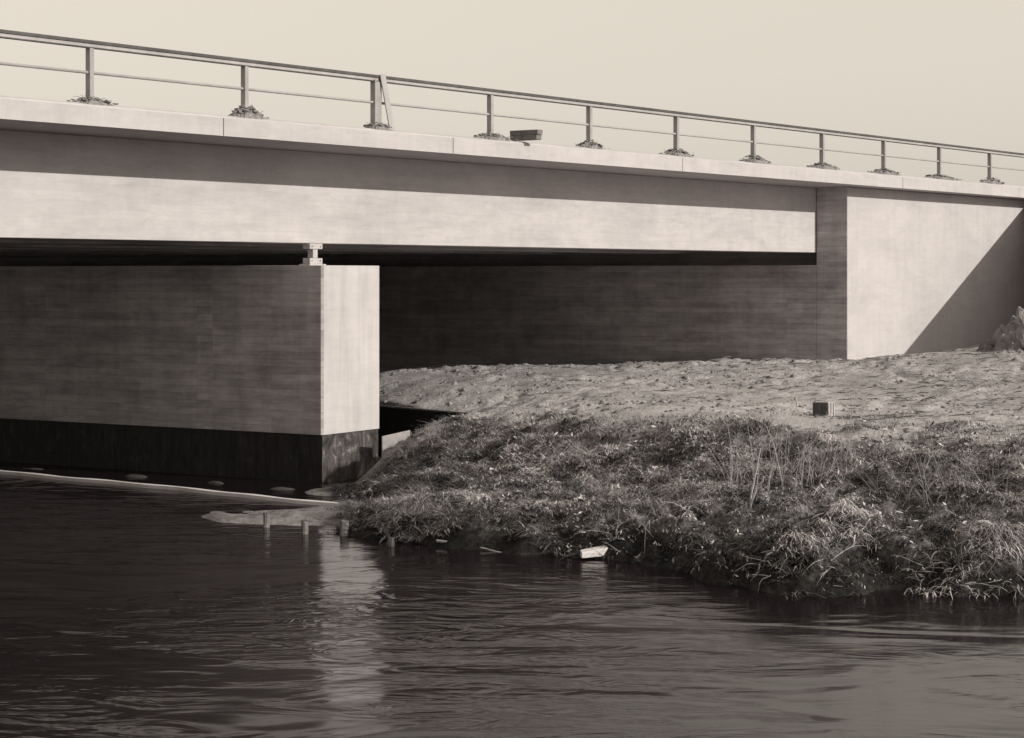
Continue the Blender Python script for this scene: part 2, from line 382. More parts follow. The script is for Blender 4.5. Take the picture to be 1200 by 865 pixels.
# ------------------------------------------------------------------ bridge deck
ZT=-2.9
L0,L1=2.0,100.0
lc=float(onplane(993,28.78)@D)                      # along-bridge position of the abutment corner
bridge=thing('road_bridge',W(40,36,0.69),'long board-marked concrete bridge superstructure crossing the whole picture','bridge')
GP=29.8
mb=MB(); mb.profile([(28.10,2.735),(28.10,3.09),(28.14,3.125),(28.28,3.165),(28.95,3.19),(28.95,3.03),(29.75,3.03),(29.75,2.71),(28.16,2.735)],L0,L1,24)
build('edge_beam',mb,M['fascia'],bridge)
mb=MB(); mb.profile([(29.754,2.703),(29.754,3.03),(77,3.03),(77,2.70)],L0,L1,1); build('deck_slab',mb,M['soffit'],bridge)
mb=MB(); mb.profile([(29.76,3.034),(29.76,3.07),(76.5,3.07),(76.5,3.034)],L0,L1,1); build('road_surface',mb,M['asphalt'],bridge)
lg=float(onplane(956.5,GP)@D)
girder_end=lg
for k,p in enumerate([GP,34.6,39.4,44.2,49.0,53.8,58.6,63.4,68.2,73.0,75.9]):
    mb=MB(); l1=lg+0.12*0 + (p-GP)*0.13             # ends follow the skewed abutment
    mb.lbox(L0,l1,p,p+1.05,.69,2.70)
    build('girder',mb,M['girder'] if k==0 else M['soffit'],bridge,bevel=.015)
for l in (30.9,47.):
    mb=MB(); 
    for p0,p1 in [(30.86+4.8*i_,34.59+4.8*i_) for i_ in range(9)]: mb.lbox(l,l+.4,p0,p1,.90,2.70)
    build('cross_beam',mb,M['soffit'],bridge)
# narrow joints scored in the fascia (real grooves filled dark)
for px in (531,1058,262,800):
    q=onplane(px,28.10); l=float(q@D); mb=MB(); mb.lbox(l-.009,l+.009,28.096,28.11,2.74,3.09)
    build('joint',mb,M['dark_wood'],bridge)

# ------------------------------------------------------------------ abutment with wing wall
C=onplane(993,28.78)
def along(c,a,d=A): return (c[0]+d[0]*a, c[1]+d[1]*a)
abut=thing('abutment',(C[0],C[1],EYE-3.2),'concrete abutment with shaded front and bright wing wall at the right end of the bridge','abutment')
a_g=(GP-28.78)/float(A@P_)                             # cheek width
wl=68.7                                                # end of the wing wall along the bridge
def wq(l,p): q=W(l,p); return (q[0],q[1])
c1=along(C,a_g+.0); 
mb=MB(); cheek_back=float(np.array(c1)@D)+1.3
mb.prism([tuple(C),wq(wl,28.78),wq(wl,29.8),wq(cheek_back,29.8),c1],EYE-4.6,EYE+2.715)
# thin cap that hides the fill: butts the underside of the edge beam
wing=build('wing_wall',mb,M['wing'],abut,bevel=.02)
# the front (inner) face of the cheek shows the board marks: thin render skin 12 mm proud
me_=wing.data
me_.materials.append(M['abut'])
for pl in me_.polygons:
    if pl.normal.dot(Vector((-.5186,-.855,0)))>.9: pl.material_index=1
# front wall below the bearing shelf
e0=c1; e1=along(C,48)
t=np.array([.5186,.855])
mb=MB(); mb.prism([e0,(e0[0]+t[0]*1.1,e0[1]+t[1]*1.1),(e1[0]+t[0]*1.1,e1[1]+t[1]*1.1),e1][::-1],EYE-4.6,EYE+.30)
build('front_wall',mb,M['abut'],abut,bevel=.015)
mb=MB(); 
b0=(e0[0]+t[0]*1.1,e0[1]+t[1]*1.1); b1=(e1[0]+t[0]*1.1,e1[1]+t[1]*1.1)
b2=(b1[0]+t[0]*.6,b1[1]+t[1]*.6); b3=(b0[0]+t[0]*.6,b0[1]+t[1]*.6)
mb.prism([b0,b3,b2,b1][::-1],EYE-4.6,EYE+2.69); build('back_wall',mb,M['soffit'],abut)
# flank wall with sloping top, out towards the right, whose shadow crosses the wing wall
# ------------------------------------------------------------------ pier
pier=thing('bridge_pier',(-4.0,41.6,EYE-4.5),'massive concrete wall pier with a sunlit end and dark tarred base standing in the river','pier')
PE=onplane(378,28.70)
th=2.14; tx=np.array([.5186,.855])
def pierpoly(grow,lg_):
    a=PE-tx*grow-A*grow; b_=PE+tx*(th+grow)-A*grow; c=b_+A*(lg_+2*grow); d=a+A*(lg_+2*grow)
    return [tuple(a),tuple(b_),tuple(c),tuple(d)]
def shaft(b0,b1,uvo):
    c_=.045 if b0==0 else 0.0; a=PE+A*(b0+c_); b_=PE+tx*th+A*(b0+c_); mb=MB(); mb.prism([tuple(a)]+([tuple(PE+tx*c_),tuple(PE+tx*(th-c_))] if c_ else [])+[tuple(b_),tuple(PE+tx*th+A*b1),tuple(PE+A*b1)],EYE-3.42,EYE+.20)
    o=build('shaft',mb,M['pier'],pier,bevel=.006,uvo=uvo); o.data.materials.append(M['pier_end'])
    for pl in o.data.polygons:
        if pl.normal.x>.6: pl.material_index=1
shaft(0,3.02,0); shaft(3.024,46,11.3)
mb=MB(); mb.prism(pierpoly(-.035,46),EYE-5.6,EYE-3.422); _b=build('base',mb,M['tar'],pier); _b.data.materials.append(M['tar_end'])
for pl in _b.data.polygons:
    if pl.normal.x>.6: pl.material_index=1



def bearing(b,label,group,mt_):
    c=PE+tx*(th/2)+A*b
    t_=thing('bridge_bearing',(c[0],c[1],EYE+.20),label,'bearing',group)
    def bx(w,d,z0,z1,nm,off=0):
        mb=MB(); pts=[c-tx*w/2-A*d/2,c+tx*w/2-A*d/2,c+tx*w/2+A*d/2,c-tx*w/2+A*d/2]
        mb.prism([tuple(p) for p in pts],EYE+z0,EYE+z1); build(nm,mb,mt_,t_,bevel=.008)
    bx(.60,.30,.202,.235,'base_plate',0); bx(.46,.20,.236,.365,'lower_block'); bx(.17,.15,.366,.565,'rocker'); bx(.46,.20,.566,.687,'upper_block')
    for sx in (-1,1):
        for sz in (.31,.625):
            mb=MB(); p=c+tx*sx*.15-A*.102; mb.tube([(p[0],p[1],EYE+sz),(p[0]-A[0]*.02,p[1]-A[1]*.02,EYE+sz)],.018,6); build('bolt',mb,mt_,t_)
bearing(1.07,'pale steel rocker bearing at the sunlit end of the pier top',None,M['steel'])

# ------------------------------------------------------------------ flank wall + embankment
fw=MB()
pA=np.array([19.32,71.9]); pB=np.array([18.38,59.9])
dd=(pB-pA)/np.linalg.norm(pB-pA); nn=np.array([-dd[1],dd[0]]); 
if nn[0]<0: nn=-nn
fw.prism([tuple(pA),tuple(pB),tuple(pB+nn*.45),tuple(pA+nn*.45)][::1],EYE-4.0,[EYE+2.98,EYE+.10,EYE+.10,EYE+2.98])
fl=build('flank_wall',fw,M['abut']); tag(fl,'flank retaining wall with sloping top beside the embankment','wall')
em=MB()
em.profile([(30.6,-4.5),(30.6,2.66),(76.5,2.66),(76.5,-4.5)],cheek_back+12,100.5); 
e=build('embankment',em,M['ground'],uv=False); tag(e,kind='structure',label='road embankment behind the abutment')
em=MB(); em.profile([(20.2,-3.2),(28.7,2.64),(30.58,2.64),(30.58,-3.2)],wl+.9,100.5); 
e=build('embankment_slope',em,M['ground'],uv=False); tag(e,kind='structure',label='sloping side of the road embankment')

# ------------------------------------------------------------------ railing
rl=thing('bridge_railing',W(24.06,28.4,3.18),'long steel railing with dark handrail and pale posts along the deck edge','railing')
RP=28.40
ls=[24.06+4.0*k for k in range(-2,13)]
lpost=[]
for k,l in enumerate(ls):
    mb=MB(); w=.055; 
    wid=.048 if k!=4 else .095
    # I-section post: two flanges and a web
    mb.lbox(l-wid,l+wid,RP-.062,RP-.048,3.17,4.197); mb.lbox(l-wid,l+wid,RP+.048,RP+.062,3.17,4.197); mb.lbox(l-wid,l-wid+.012,RP-.0475,RP+.0475,3.17,4.197)
    if k==4: mb.lbox(l-wid-.03,l-wid-.002,RP-.07,RP+.07,3.17,4.24)
    build('post',mb,M['post'],rl)
mb=MB(); mb.profile([(RP-.06,4.285),(RP-.06,4.335),(RP-.045,4.345),(RP+.045,4.345),(RP+.06,4.335),(RP+.06,4.285)],ls[0]-1,ls[-1]+1,4); build('handrail',mb,M['dark_paint'],rl)
mb=MB(); mb.profile([(RP-.035,4.22),(RP-.035,4.283),(RP+.035,4.283),(RP+.035,4.22)],ls[0]-1,ls[-1]+1,4); build('rail_channel',mb,M['rail'],rl)
mb=MB(); mb.profile([(RP-.05,4.198),(RP-.05,4.213),(RP+.05,4.213),(RP+.05,4.198)],ls[0]-1,ls[-1]+1,4); build('rail_lip',mb,M['dark_paint'],rl)
mb=MB(); mb.tube([W(ls[0]-1,RP,3.745),W(ls[-1]+1,RP,3.745)],.028,8); build('middle_rail',mb,M['rail'],rl,smooth=True)

# heaps of rubble at the post feet
kinds=['thin spread','low pale','tall pointed','small dark','spread of','pointed','small ragged','split','flat crumbly','ragged dark','long trailing','small pale']
place=['nearest the left edge of the picture','second from the left edge','around the thick post with the leaning board','at the post left of the wooden block','at the post right of the wooden block',
 'at the sixth post from the left edge','at the seventh post from the left edge','at the post above the girder end','at the post just right of the abutment corner','second from the right edge of the picture','nearest the right edge of the picture']
hw=[.50,.50,.42,.75,.50,.62,.85,.85,1.1,1.35,.9]
hh=[.12,.24,.15,.14,.20,.20,.22,.16,.16,.14,.22]
tone=[.3,.35,.3,.35,.4,.45,.3,.3,.35,.3,.35]
for i in range(11):
    l=24.06+4*i; rr=random.Random(100+i); mb=MB()
    nr=int(55+20*hw[i])
    # body
    res=14; vs=[];fs=[]
    for j in range(res+1):
        for k in range(res+1):
            u=k/res*2-1; v=j/res*2-1; r=math.hypot(u,v)
            h=hh[i]*max(0,1-r)**.9*(1+.5*mnoise.noise(Vector((u*3+i*5,v*3,i))))
            sk=.25*hw[i]
            q=W(l+u*hw[i]+sk*(1-r if r<1 else 0),RP-.03+v*.22,(3.17+h) if r<.97 else 3.06); vs.append(q)
    for j in range(res):
        for k in range(res):
            a=j*(res+1)+k; fs.append((a,a+1,a+res+2,a+res+1))
    mb.add(vs,fs)
    for n in range(nr):
        u=rr.gauss(.12,.42); v=rr.uniform(-1,1)
        if abs(u)>1.05: continue
        h=hh[i]*max(0,1-math.hypot(u,v*.7))**.9
        q=W(l+u*hw[i],RP+v*.22,3.185+h); mb.rock(q,rr.uniform(.012,.03)+(.035*rr.random()**4),(1.3,1,.6),.6,n+i*99)
    for n in range(int(10+rr.random()*14)):            # wisps of straw and splinters
        u=rr.gauss(.05,.5); q=Vector(W(l+u*hw[i],RP+rr.uniform(-.2,.1),3.2+hh[i]*max(0,1-abs(u))*.8)); a=rr.uniform(-1,1)
        d=Vector((D[0]*a-.4*P_[0]*0,D[1]*a,rr.uniform(-.15,.45)))*rr.uniform(.1,.26); mb.tube([q,q+d*.6,q+d+Vector((0,0,-.03))],[.006,.005,.003],3)
    o=build('rubble_heap',mb,M['mortar'],uv=False,recalc=False)
    tag(o,kinds[i]+' heap of mortar rubble '+place[i],'rubble heap','rubble heaps at the feet of the railing posts')

# board leaning on the railing, wooden block on the kerb
lb=24.06+8
q0=Vector(W(lb+.30,RP-.19,3.165)); q1=Vector(W(lb+.10,RP-.080,4.37)); 
mb=MB(); up=(q1-q0).normalized(); side=Vector((D[0],D[1],0)); side=(side-up*side.dot(up)).normalized(); nrm=up.cross(side)
vs=[]; 
for q in (q0,q1):
    for s_,n_ in ((-1,-1),(1,-1),(1,1),(-1,1)): vs.append(q+side*s_*.085+nrm*n_*.014)
mb.add(vs,[(3,2,1,0),(4,5,6,7),(0,1,5,4),(1,2,6,5),(2,3,7,6),(3,0,4,7)])
tag(build('leaning_board',mb,M['wood2'],uv=False,bevel=.003),'pale wooden board leaning against the thick railing post','board')
c=np.array(PX(616,160,46.6)); wd=.76; v1=np.array([.83,-.558]); v2=np.array([.558,.83])
mb=MB(); z0=EYE+3.192; c2=c[:2]
for k,(zz0,zz1,ex) in enumerate(((0,.115,0),(.119,.235,.03))):
    pts=[c2-v1*(wd/2)-v2*.11,c2+v1*(wd/2+ex)-v2*.11,c2+v1*(wd/2+ex)+v2*.11,c2-v1*(wd/2-ex)+v2*.11]; mb.prism([tuple(p) for p in pts],z0+zz0,z0+zz1)
tag(build('timber_block',mb,M['wood'],uv=False,bevel=.006),'weathered grey timber block lying on the kerb between two railing posts','timber block')

# ------------------------------------------------------------------ bulkhead behind the pier
bw=thing('bulkhead',(BQ1[0],BQ1[1],0),'low dark tarred board bulkhead holding the soil behind the pier','bulkhead')
mb=MB(); n=18
for i in range(n):
    a=BQ1+BD*(i/n)*np.linalg.norm(BQ2-BQ1); b_=BQ1+BD*((i+.97)/n)*np.linalg.norm(BQ2-BQ1); zt=PX(450,477.0,49.3)[2]+.0*i
    mb.prism([tuple(a+BN*.05),tuple(b_+BN*.05),tuple(b_-BN*.03),tuple(a-BN*.03)],-1.0,zt+random.uniform(-.006,.006))
build('boards',mb,M['darkwall'],bw,uv=False)
mb=MB(); a=BQ1-BN*.04; b_=BQ2-BN*.04; mb.prism([tuple(a),tuple(b_),tuple(b_-BN*.10),tuple(a-BN*.10)],.4,PX(450,476.2,49.3)[2]); build('capping',mb,M['wood'],bw,uv=False)
# pale short board at the edge of the bank
c=np.array(PX(463,510,42.9)); mb=MB(); u=np.array([.93,.36]); v=np.array([.36,-.93])
for s_ in (0,):
    mb.prism([tuple(c[:2]-u*.30+v*.03),tuple(c[:2]+u*.34+v*.03),tuple(c[:2]+u*.34-v*.03),tuple(c[:2]-u*.30-v*.03)],[c[2]-.45]*4,[c[2]-.02,c[2]+.10,c[2]+.10,c[2]-.02])
tag(build('retaining_board',mb,M['pale_wood'],uv=False,bevel=.004),'short pale board set upright between the pier and the grassy bank','board')

# ------------------------------------------------------------------ things at the water
pts=[]; 
for k in range(26):
    u=k/25; px=-30+430*u; py=549+ (591-549)*u + .5*math.sin(u*9)+ .35*math.sin(u*31)
    Y=4.40*F/(py-322); pts.append(((px-600)/F*Y,Y,.055))
mb=MB(); 
vs=[];fs=[]
for i,p in enumerate(pts):
    w=.055+.02*math.sin(i*1.7)
    vs += [(p[0]-.3*w,p[1]-w,p[2]-.09),(p[0]-.3*w,p[1]-w,p[2]+.012),(p[0]+.3*w,p[1]+w,p[2]+.018),(p[0]+.3*w,p[1]+w,p[2]-.09)]
for i in range(len(pts)-1):
    for k in range(4): a=i*4+k; b_=i*4+(k+1)%4; fs.append((a,b_,b_+4,a+4))
fs += [(0,3,2,1),tuple(len(vs)-4+k for k in range(4))]
mb.add(vs,fs); tag(build('floating_pole',mb,M['slab'],uv=False),'long thin pale timber pole floating in front of the pier','pole')

stake_lab=['leftmost of the three stakes in the shallow water by the mud bar, split top','middle stake of three by the mud bar with a flared dark head','rightmost of the three stakes, thick and mossy where the grass starts']
for i,(px,py,h,r) in enumerate([(311,618,.27,.060),(359,626,.26,.052),(402,628,.26,.072)]):
    Y=4.45*F/(py-322); x=(px-600)/F*Y; mb=MB(); rr=random.Random(i)
    t1=Vector((x+rr.uniform(-.03,.03),Y,h-.03)); b0=Vector((x,Y,-.7)); n=7; pp=[];ra=[]
    for k in range(n): u=k/(n-1); pp.append(b0.lerp(t1,u)+Vector((rr.uniform(-.012,.012),0,0))); ra.append(r*(1.0+.16*rr.uniform(-1,1)))
    ra[-1]=r*1.15; mb.tube(pp,ra,9); 
    for k in range(5): a=k*1.3; mb.rock((t1.x+r*.6*math.cos(a),t1.y+r*.6*math.sin(a),t1.z+.01),.035,(1,1,.7),.4,k+i*9)
    tag(build('wooden_stake',mb,M['wood'],uv=False,smooth=False),stake_lab[i],'stake','stakes in the shallow water by the mud bar')
for i,(px,py,lab) in enumerate([(457,640,'dark stake stump in the turf edge at the waterline right of the three stakes')]):
    Y=4.45*F/(py-322); x=(px-600)/F*Y; mb=MB(); mb.tube([(x,Y,-.5),(x+.01,Y,.04),(x+.02,Y,.14)],[.07,.07,.05],7)
    tag(build('wooden_stump',mb,M['dark_wood'] if i==0 else M['wood'],uv=False),lab,'stump')

# white slab
Y=4.45*F/(654-322); x=(708-600)/F*Y
mb=MB(); poly=[(-.36,-.26),(-.05,-.12),(.30,.05),(.32,.20),(-.06,.10),(-.38,-.08)]
mb.prism([(x+a,Y+b_) for a,b_ in poly],[.03,.04,.05,.06,.05,.03],[.12,.16,.20,.22,.18,.14])
tag(build('stone_slab',mb,M['slab'],uv=False,bevel=.01),'bright white slab lying at the waterline below the bank','slab')

# wooden cube on the plateau, small peg
c=PX(965,489.5,38.2); zb=gz(c[0],c[1])-.02; print('cube',zb,c[2]); 
mb=MB(); a=.16; vv_=[np.array([.545,.84]),np.array([-.84,.545])]
poly=[np.array(c[:2])+vv_[0]*s*a*.95+vv_[1]*t_*a for s,t_ in ((-1,-1),(1,-1),(1,1),(-1,1))]
mb.prism([tuple(p) for p in poly],zb,[zb+.32,zb+.325,zb+.315,zb+.31])
for k in range(3):      # shallow rails like a crate
    q=np.array(c[:2])-vv_[1]*(a+.008)+vv_[0]*((k-1)*.12)
    mb.prism([tuple(q-vv_[0]*.03-vv_[1]*.006),tuple(q+vv_[0]*.03-vv_[1]*.006),tuple(q+vv_[0]*.03+vv_[1]*.006),tuple(q-vv_[0]*.03+vv_[1]*.006)],zb,zb+.30)
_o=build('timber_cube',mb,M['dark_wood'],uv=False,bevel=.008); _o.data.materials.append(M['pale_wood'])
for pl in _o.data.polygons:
    if pl.normal.x>.6 or pl.normal.z>.7: pl.material_index=1  # light put into the colour: sunlit right and top pale, shaded faces dark
tag(_o,'small square timber offcut standing on the bare soil above the bank','timber offcut')
c=PX(935,476,40.5); mb=MB(); z=gz(c[0],c[1]); mb.tube([(c[0],c[1],z-.1),(c[0]-.02,c[1],z+.12),(c[0]-.05,c[1],z+.25)],[.018,.018,.012],5)
tag(build('marker_peg',mb,M['pale_wood'],uv=False),'thin pale peg stuck in the soil left of the timber offcut','peg')

# heap and boulder at the right edge
mb=blobmound(15.35,56.3,2.3,2.0,EYE-.35,.1,9,60,EYE-2.75,.22,1.05)
for n in range(420):
    a=random.random()*6.28; r=random.random()**.6*2.9; x=15.35+r*math.cos(a); y=56.6+r*.75*math.sin(a)-.2
    mb.rock((x,y,EYE-2.62+2.1*max(0,1-r/2.3)),random.uniform(.02,.10),(1,1,.8),.4,n)
tag(build('soil_heap',mb,M['stone'],uv=False,recalc=False),'rough heap of soil and stones against the wing wall at the right edge','soil heap')
mb=MB(); mb.rock((14.25,54.5,EYE-1.55),.62,(.50,.50,1.05),.25,5)
bo=build('boulder',mb,M['rock'],uv=False); md=bo.modifiers.new('Sub','SUBSURF'); md.levels=md.render_levels=5; md.subdivision_type='SIMPLE'
tex=bpy.data.textures.new('rock_noise','CLOUDS'); tex.noise_scale=.45; tex.noise_depth=5
md=bo.modifiers.new('Rough','DISPLACE'); md.texture=tex; md.strength=.38; md.texture_coords='LOCAL'
tag(bo,'upright grey boulder leaning on the soil heap at the right edge','boulder')

# ------------------------------------------------------------------ scattered soil clods (nobody could count them)
def scatter_mesh(name, verts, faces, tones, mat, label, cat=None):
    me=bpy.data.meshes.new(name); me.vertices.add(len(verts)); me.vertices.foreach_set('co',verts.astype(np.float32).ravel())
    k=faces.shape[1]; me.loops.add(faces.size); me.loops.foreach_set('vertex_index',faces.astype(np.int32).ravel())
    me.polygons.add(len(faces)); me.polygons.foreach_set('loop_start',np.arange(len(faces),dtype=np.int32)*k)
    me.update(calc_edges=True)
    at=me.attributes.new('tone','FLOAT','POINT'); at.data.foreach_set('value',tones.astype(np.float32)); me.materials.append(mat)
    return tag(link(name,me),label,cat,kind='stuff')
n=15000
Yc=31+(64-31)*RNG.random(n)**1.0; kx=RNG.uniform(-.075,.29,n); Xc=kx*Yc
keep=(turfmask(Xc,Yc)<.35); keep&=(Xc*-P_[0]*-1*-1+0>-99)
Pp=Xc*P_[0]+Yc*P_[1]; keep&=~((Xc-C[0])*.5186+(Yc-C[1])*.855>-.1)
dens=vnoise(Xc,Yc,2.6,31)+vnoise(Xc,Yc,.9,33)*.8; keep&=(dens>.02)
Xc,Yc=Xc[keep],Yc[keep]; Zc=height(Xc,Yc); keep=Zc>.25; Xc,Yc,Zc=Xc[keep],Yc[keep],Zc[keep]; n=len(Xc)
octv=np.array([(1,0,0),(0,1,0),(-1,0,0),(0,-1,0),(0,0,1),(0,0,-1)],float); octf=np.array([(0,1,4),(1,2,4),(2,3,4),(3,0,4),(1,0,5),(2,1,5),(3,2,5),(0,3,5)])
r=.010+.075*RNG.random(n)**5
V=octv[None]*r[:,None,None]*(1+.5*(RNG.random((n,6,3))-.5))*np.array([1.3,1.0,.8]); ang=RNG.random(n)*6.28
ca,sa=np.cos(ang)[:,None],np.sin(ang)[:,None]; Vx=V[:,:,0]*ca-V[:,:,1]*sa; Vy=V[:,:,0]*sa+V[:,:,1]*ca
V=np.stack([Vx+Xc[:,None],Vy+Yc[:,None],V[:,:,2]+Zc[:,None]-.1*r[:,None]],2)
scatter_mesh('soil_clods',V.reshape(-1,3),(octf[None]+np.arange(n)[:,None,None]*6).reshape(-1,3),np.repeat(RNG.random(n),6),toned('clod_soil',.06,.34),'clods and pebbles strewn over the bare soil')

n=2600; ly=33+30*RNG.random(n); lx=RNG.uniform(-.06,.27,n)*ly; lk=(turfmask(lx,ly)<.6)&(vnoise(lx,ly,1.7,81)+.35*(lx/ly-.1)*6>.02)&(((lx-C[0])*.5186+(ly-C[1])*.855)<-.15)
lx,ly=lx[lk],ly[lk]; lz=height(lx,ly); lk=lz>.3; lx,ly,lz=lx[lk],ly[lk],lz[lk]; n=len(lx); print('litter',n)
mbl=MB()
for i_ in range(n):
    a_=random.gauss(.15,.8); l_=random.uniform(.06,.34)**1.0*random.choice((1,1,1.8)); r_=random.uniform(.004,.013)
    d_=Vector((math.cos(a_),math.sin(a_),random.uniform(-.05,.12)))*l_; p_=Vector((lx[i_],ly[i_],lz[i_]+.012))
    mbl.tube([p_-d_*.5,p_+Vector((0,0,random.uniform(0,.02))),p_+d_*.5],[r_*.6,r_,r_*.5],3,c=random.random()**2,cap=False)
_v=np.array(mbl.v); _f=np.array(mbl.f)
scatter_mesh('twig_litter',_v,_f,np.array(mbl.c),toned('litter_bark',.04,.34),'twigs and chips strewn over the bare soil')
# ------------------------------------------------------------------ grass
def blades(cx,cy,cz,L,wd,lean,ang,tn,droop):
    """arrays -> bent 3-segment blades"""
    n=len(cx); dx,dy=np.cos(ang),np.sin(ang); sx,sy=-dy,dx
    # width turned so that blades face every which way
    rows=[]
    for t_,w in ((0,1.0),(.4,.85),(.75,.55),(1.0,.12)):
        hx=lean*L*(t_**1.5); hz=L*(t_-droop*t_*t_)
        px=cx+dx*hx; py=cy+dy*hx; pz=cz+hz
        rows.append(np.stack([px-sx*wd*w/2,py-sy*wd*w/2,pz],1)); rows.append(np.stack([px+sx*wd*w/2,py+sy*wd*w/2,pz],1))
    V=np.stack(rows,1)      # n,8,3
    f=np.array([(0,1,3,2),(2,3,5,4),(4,5,7,6)]); Fc=(f[None]+np.arange(n)[:,None,None]*8).reshape(-1,4)
    return V.reshape(-1,3),Fc,np.repeat(tn,8)
nt_=13500
tx_=np.r_[RNG.uniform(-3.6,13,nt_*2),RNG.uniform(-3.9,-.8,nt_)]; RNG.shuffle(tx_); cyy=np.interp(tx_,crestX,crestY); ty_=cyy+1.3-RNG.random(nt_*3)**.9*9.8
zt=height(tx_,ty_); tm=turfmask(tx_,ty_)
dn=(vnoise(tx_,ty_,.9,41)+vnoise(tx_,ty_,.35,42))
keep=(zt>.02)&(RNG.random(len(tx_))<tm**1.3*(.35+.65*sst(.15,.6,zt)-.15*sst(2,4,tx_)*(zt<.5)))&(dn>-.40); tx_,ty_,zt,dn=tx_[keep][:nt_],ty_[keep][:nt_],zt[keep][:nt_],dn[keep][:nt_]
print('tufts',len(tx_))
K=22
nb=len(tx_)*K; xr=sst(1.5,4,tx_); wet_shade=.45-.33*xr+(.55+.33*xr)*sst(.15+.25*xr,.9+.25*xr,zt)  # wet grass darker towards the waterline; undercut shade painted in on the right
cx=np.repeat(tx_,K)+RNG.normal(0,.06,nb); cy=np.repeat(ty_,K)+RNG.normal(0,.06,nb); cz=np.repeat(zt,K)-.02
tl=np.repeat(np.clip(.10+.11*RNG.random(len(tx_))+.16*np.clip(vnoise(tx_,ty_,.8,43),0,1),.07,.4),K)
L=tl*RNG.uniform(.4,1.35,nb)*.9; ang=np.arctan2(-1,.25*np.ones(nb))+RNG.normal(0,1.5,nb)
ttone=np.repeat(np.clip(.56+.7*vnoise(tx_,ty_,1.4,44)+1.7*vnoise(tx_,ty_,.30,45)+.15*RNG.normal(size=len(tx_)),0,1)*wet_shade,K)
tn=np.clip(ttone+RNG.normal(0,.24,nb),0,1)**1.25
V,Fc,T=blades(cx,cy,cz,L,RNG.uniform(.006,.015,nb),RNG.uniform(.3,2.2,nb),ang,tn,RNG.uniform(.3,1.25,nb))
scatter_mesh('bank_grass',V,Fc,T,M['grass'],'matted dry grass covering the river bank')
n=120000; wx=RNG.uniform(-3.2,13,n); wy=np.interp(wx,crestX,crestY)+1.0-RNG.random(n)*9; wz=height(wx,wy); kp=(wz>.05)&(RNG.random(n)<turfmask(wx,wy)*(.2+.8*sst(.1+.35*sst(1.5,4,wx),.7+.35*sst(1.5,4,wx),wz))); wx,wy,wz=wx[kp],wy[kp],wz[kp]; n=len(wx)
c_=np.stack([wx,wy,wz+.01+.03*RNG.random(n)],1); s_=.008+.030*RNG.random(n)**2.5
u=RNG.normal(size=(n,3)); u/=np.linalg.norm(u,axis=1)[:,None]; v=RNG.normal(size=(n,3)); v-=u*(u*v).sum(1)[:,None]; v/=np.linalg.norm(v,axis=1)[:,None]
u*=s_[:,None]*1.7; v*=s_[:,None]*.6
scatter_mesh('leaf_litter',np.stack([c_-u,c_-v,c_+u,c_+v],1).reshape(-1,3),(np.arange(4)[None]+np.arange(n)[:,None]*4),np.repeat(np.clip(.45+1.2*vnoise(wx,wy,.35,91)+.3*RNG.normal(size=n),0,1)**1.4,4),M['grass'],'dead leaves and broken stalks matted into the turf of the bank')
# sparse short weeds on the plateau edge
n=9000; wx=RNG.uniform(-2.5,13,n); wy=np.interp(wx,crestX,crestY)+RNG.exponential(.9,n)-.3; kp=(vnoise(wx,wy,.6,51)>.05); wx,wy=wx[kp],wy[kp]; wz=height(wx,wy); n=len(wx)
V,Fc,T=blades(wx,wy,wz-.01,RNG.uniform(.05,.16,n),RNG.uniform(.006,.013,n),RNG.uniform(.2,1.4,n),RNG.random(n)*6.28,RNG.random(n)**1.6,RNG.uniform(.1,.8,n))
scatter_mesh('sparse_weeds',V,Fc,T,M['grass'],'thin weeds at the upper edge of the grassy bank')

n=60000; wy=35+27*RNG.random(n); wx=RNG.uniform(-.06,.28,n)*wy; pm=vnoise(wx,wy,1.3,55)+.6*vnoise(wx,wy,.4,56)+.9*(wx/wy-.12); kp=(pm>.36)&(turfmask(wx,wy)<.3)&(((wx-C[0])*.5186+(wy-C[1])*.855)<-.2); wx,wy=wx[kp],wy[kp]; wz=height(wx,wy); kp=wz>.4; wx,wy,wz=wx[kp],wy[kp],wz[kp]; n=len(wx)
V,Fc,T=blades(wx,wy,wz-.01,RNG.uniform(.03,.10,n),RNG.uniform(.007,.016,n),RNG.uniform(.5,2,n),RNG.random(n)*6.28,RNG.random(n)**2*.6,RNG.uniform(.3,1.2,n))
scatter_mesh('scattered_weeds',V,Fc,T,M['grass'],'low dead weeds in loose patches on the bare soil')
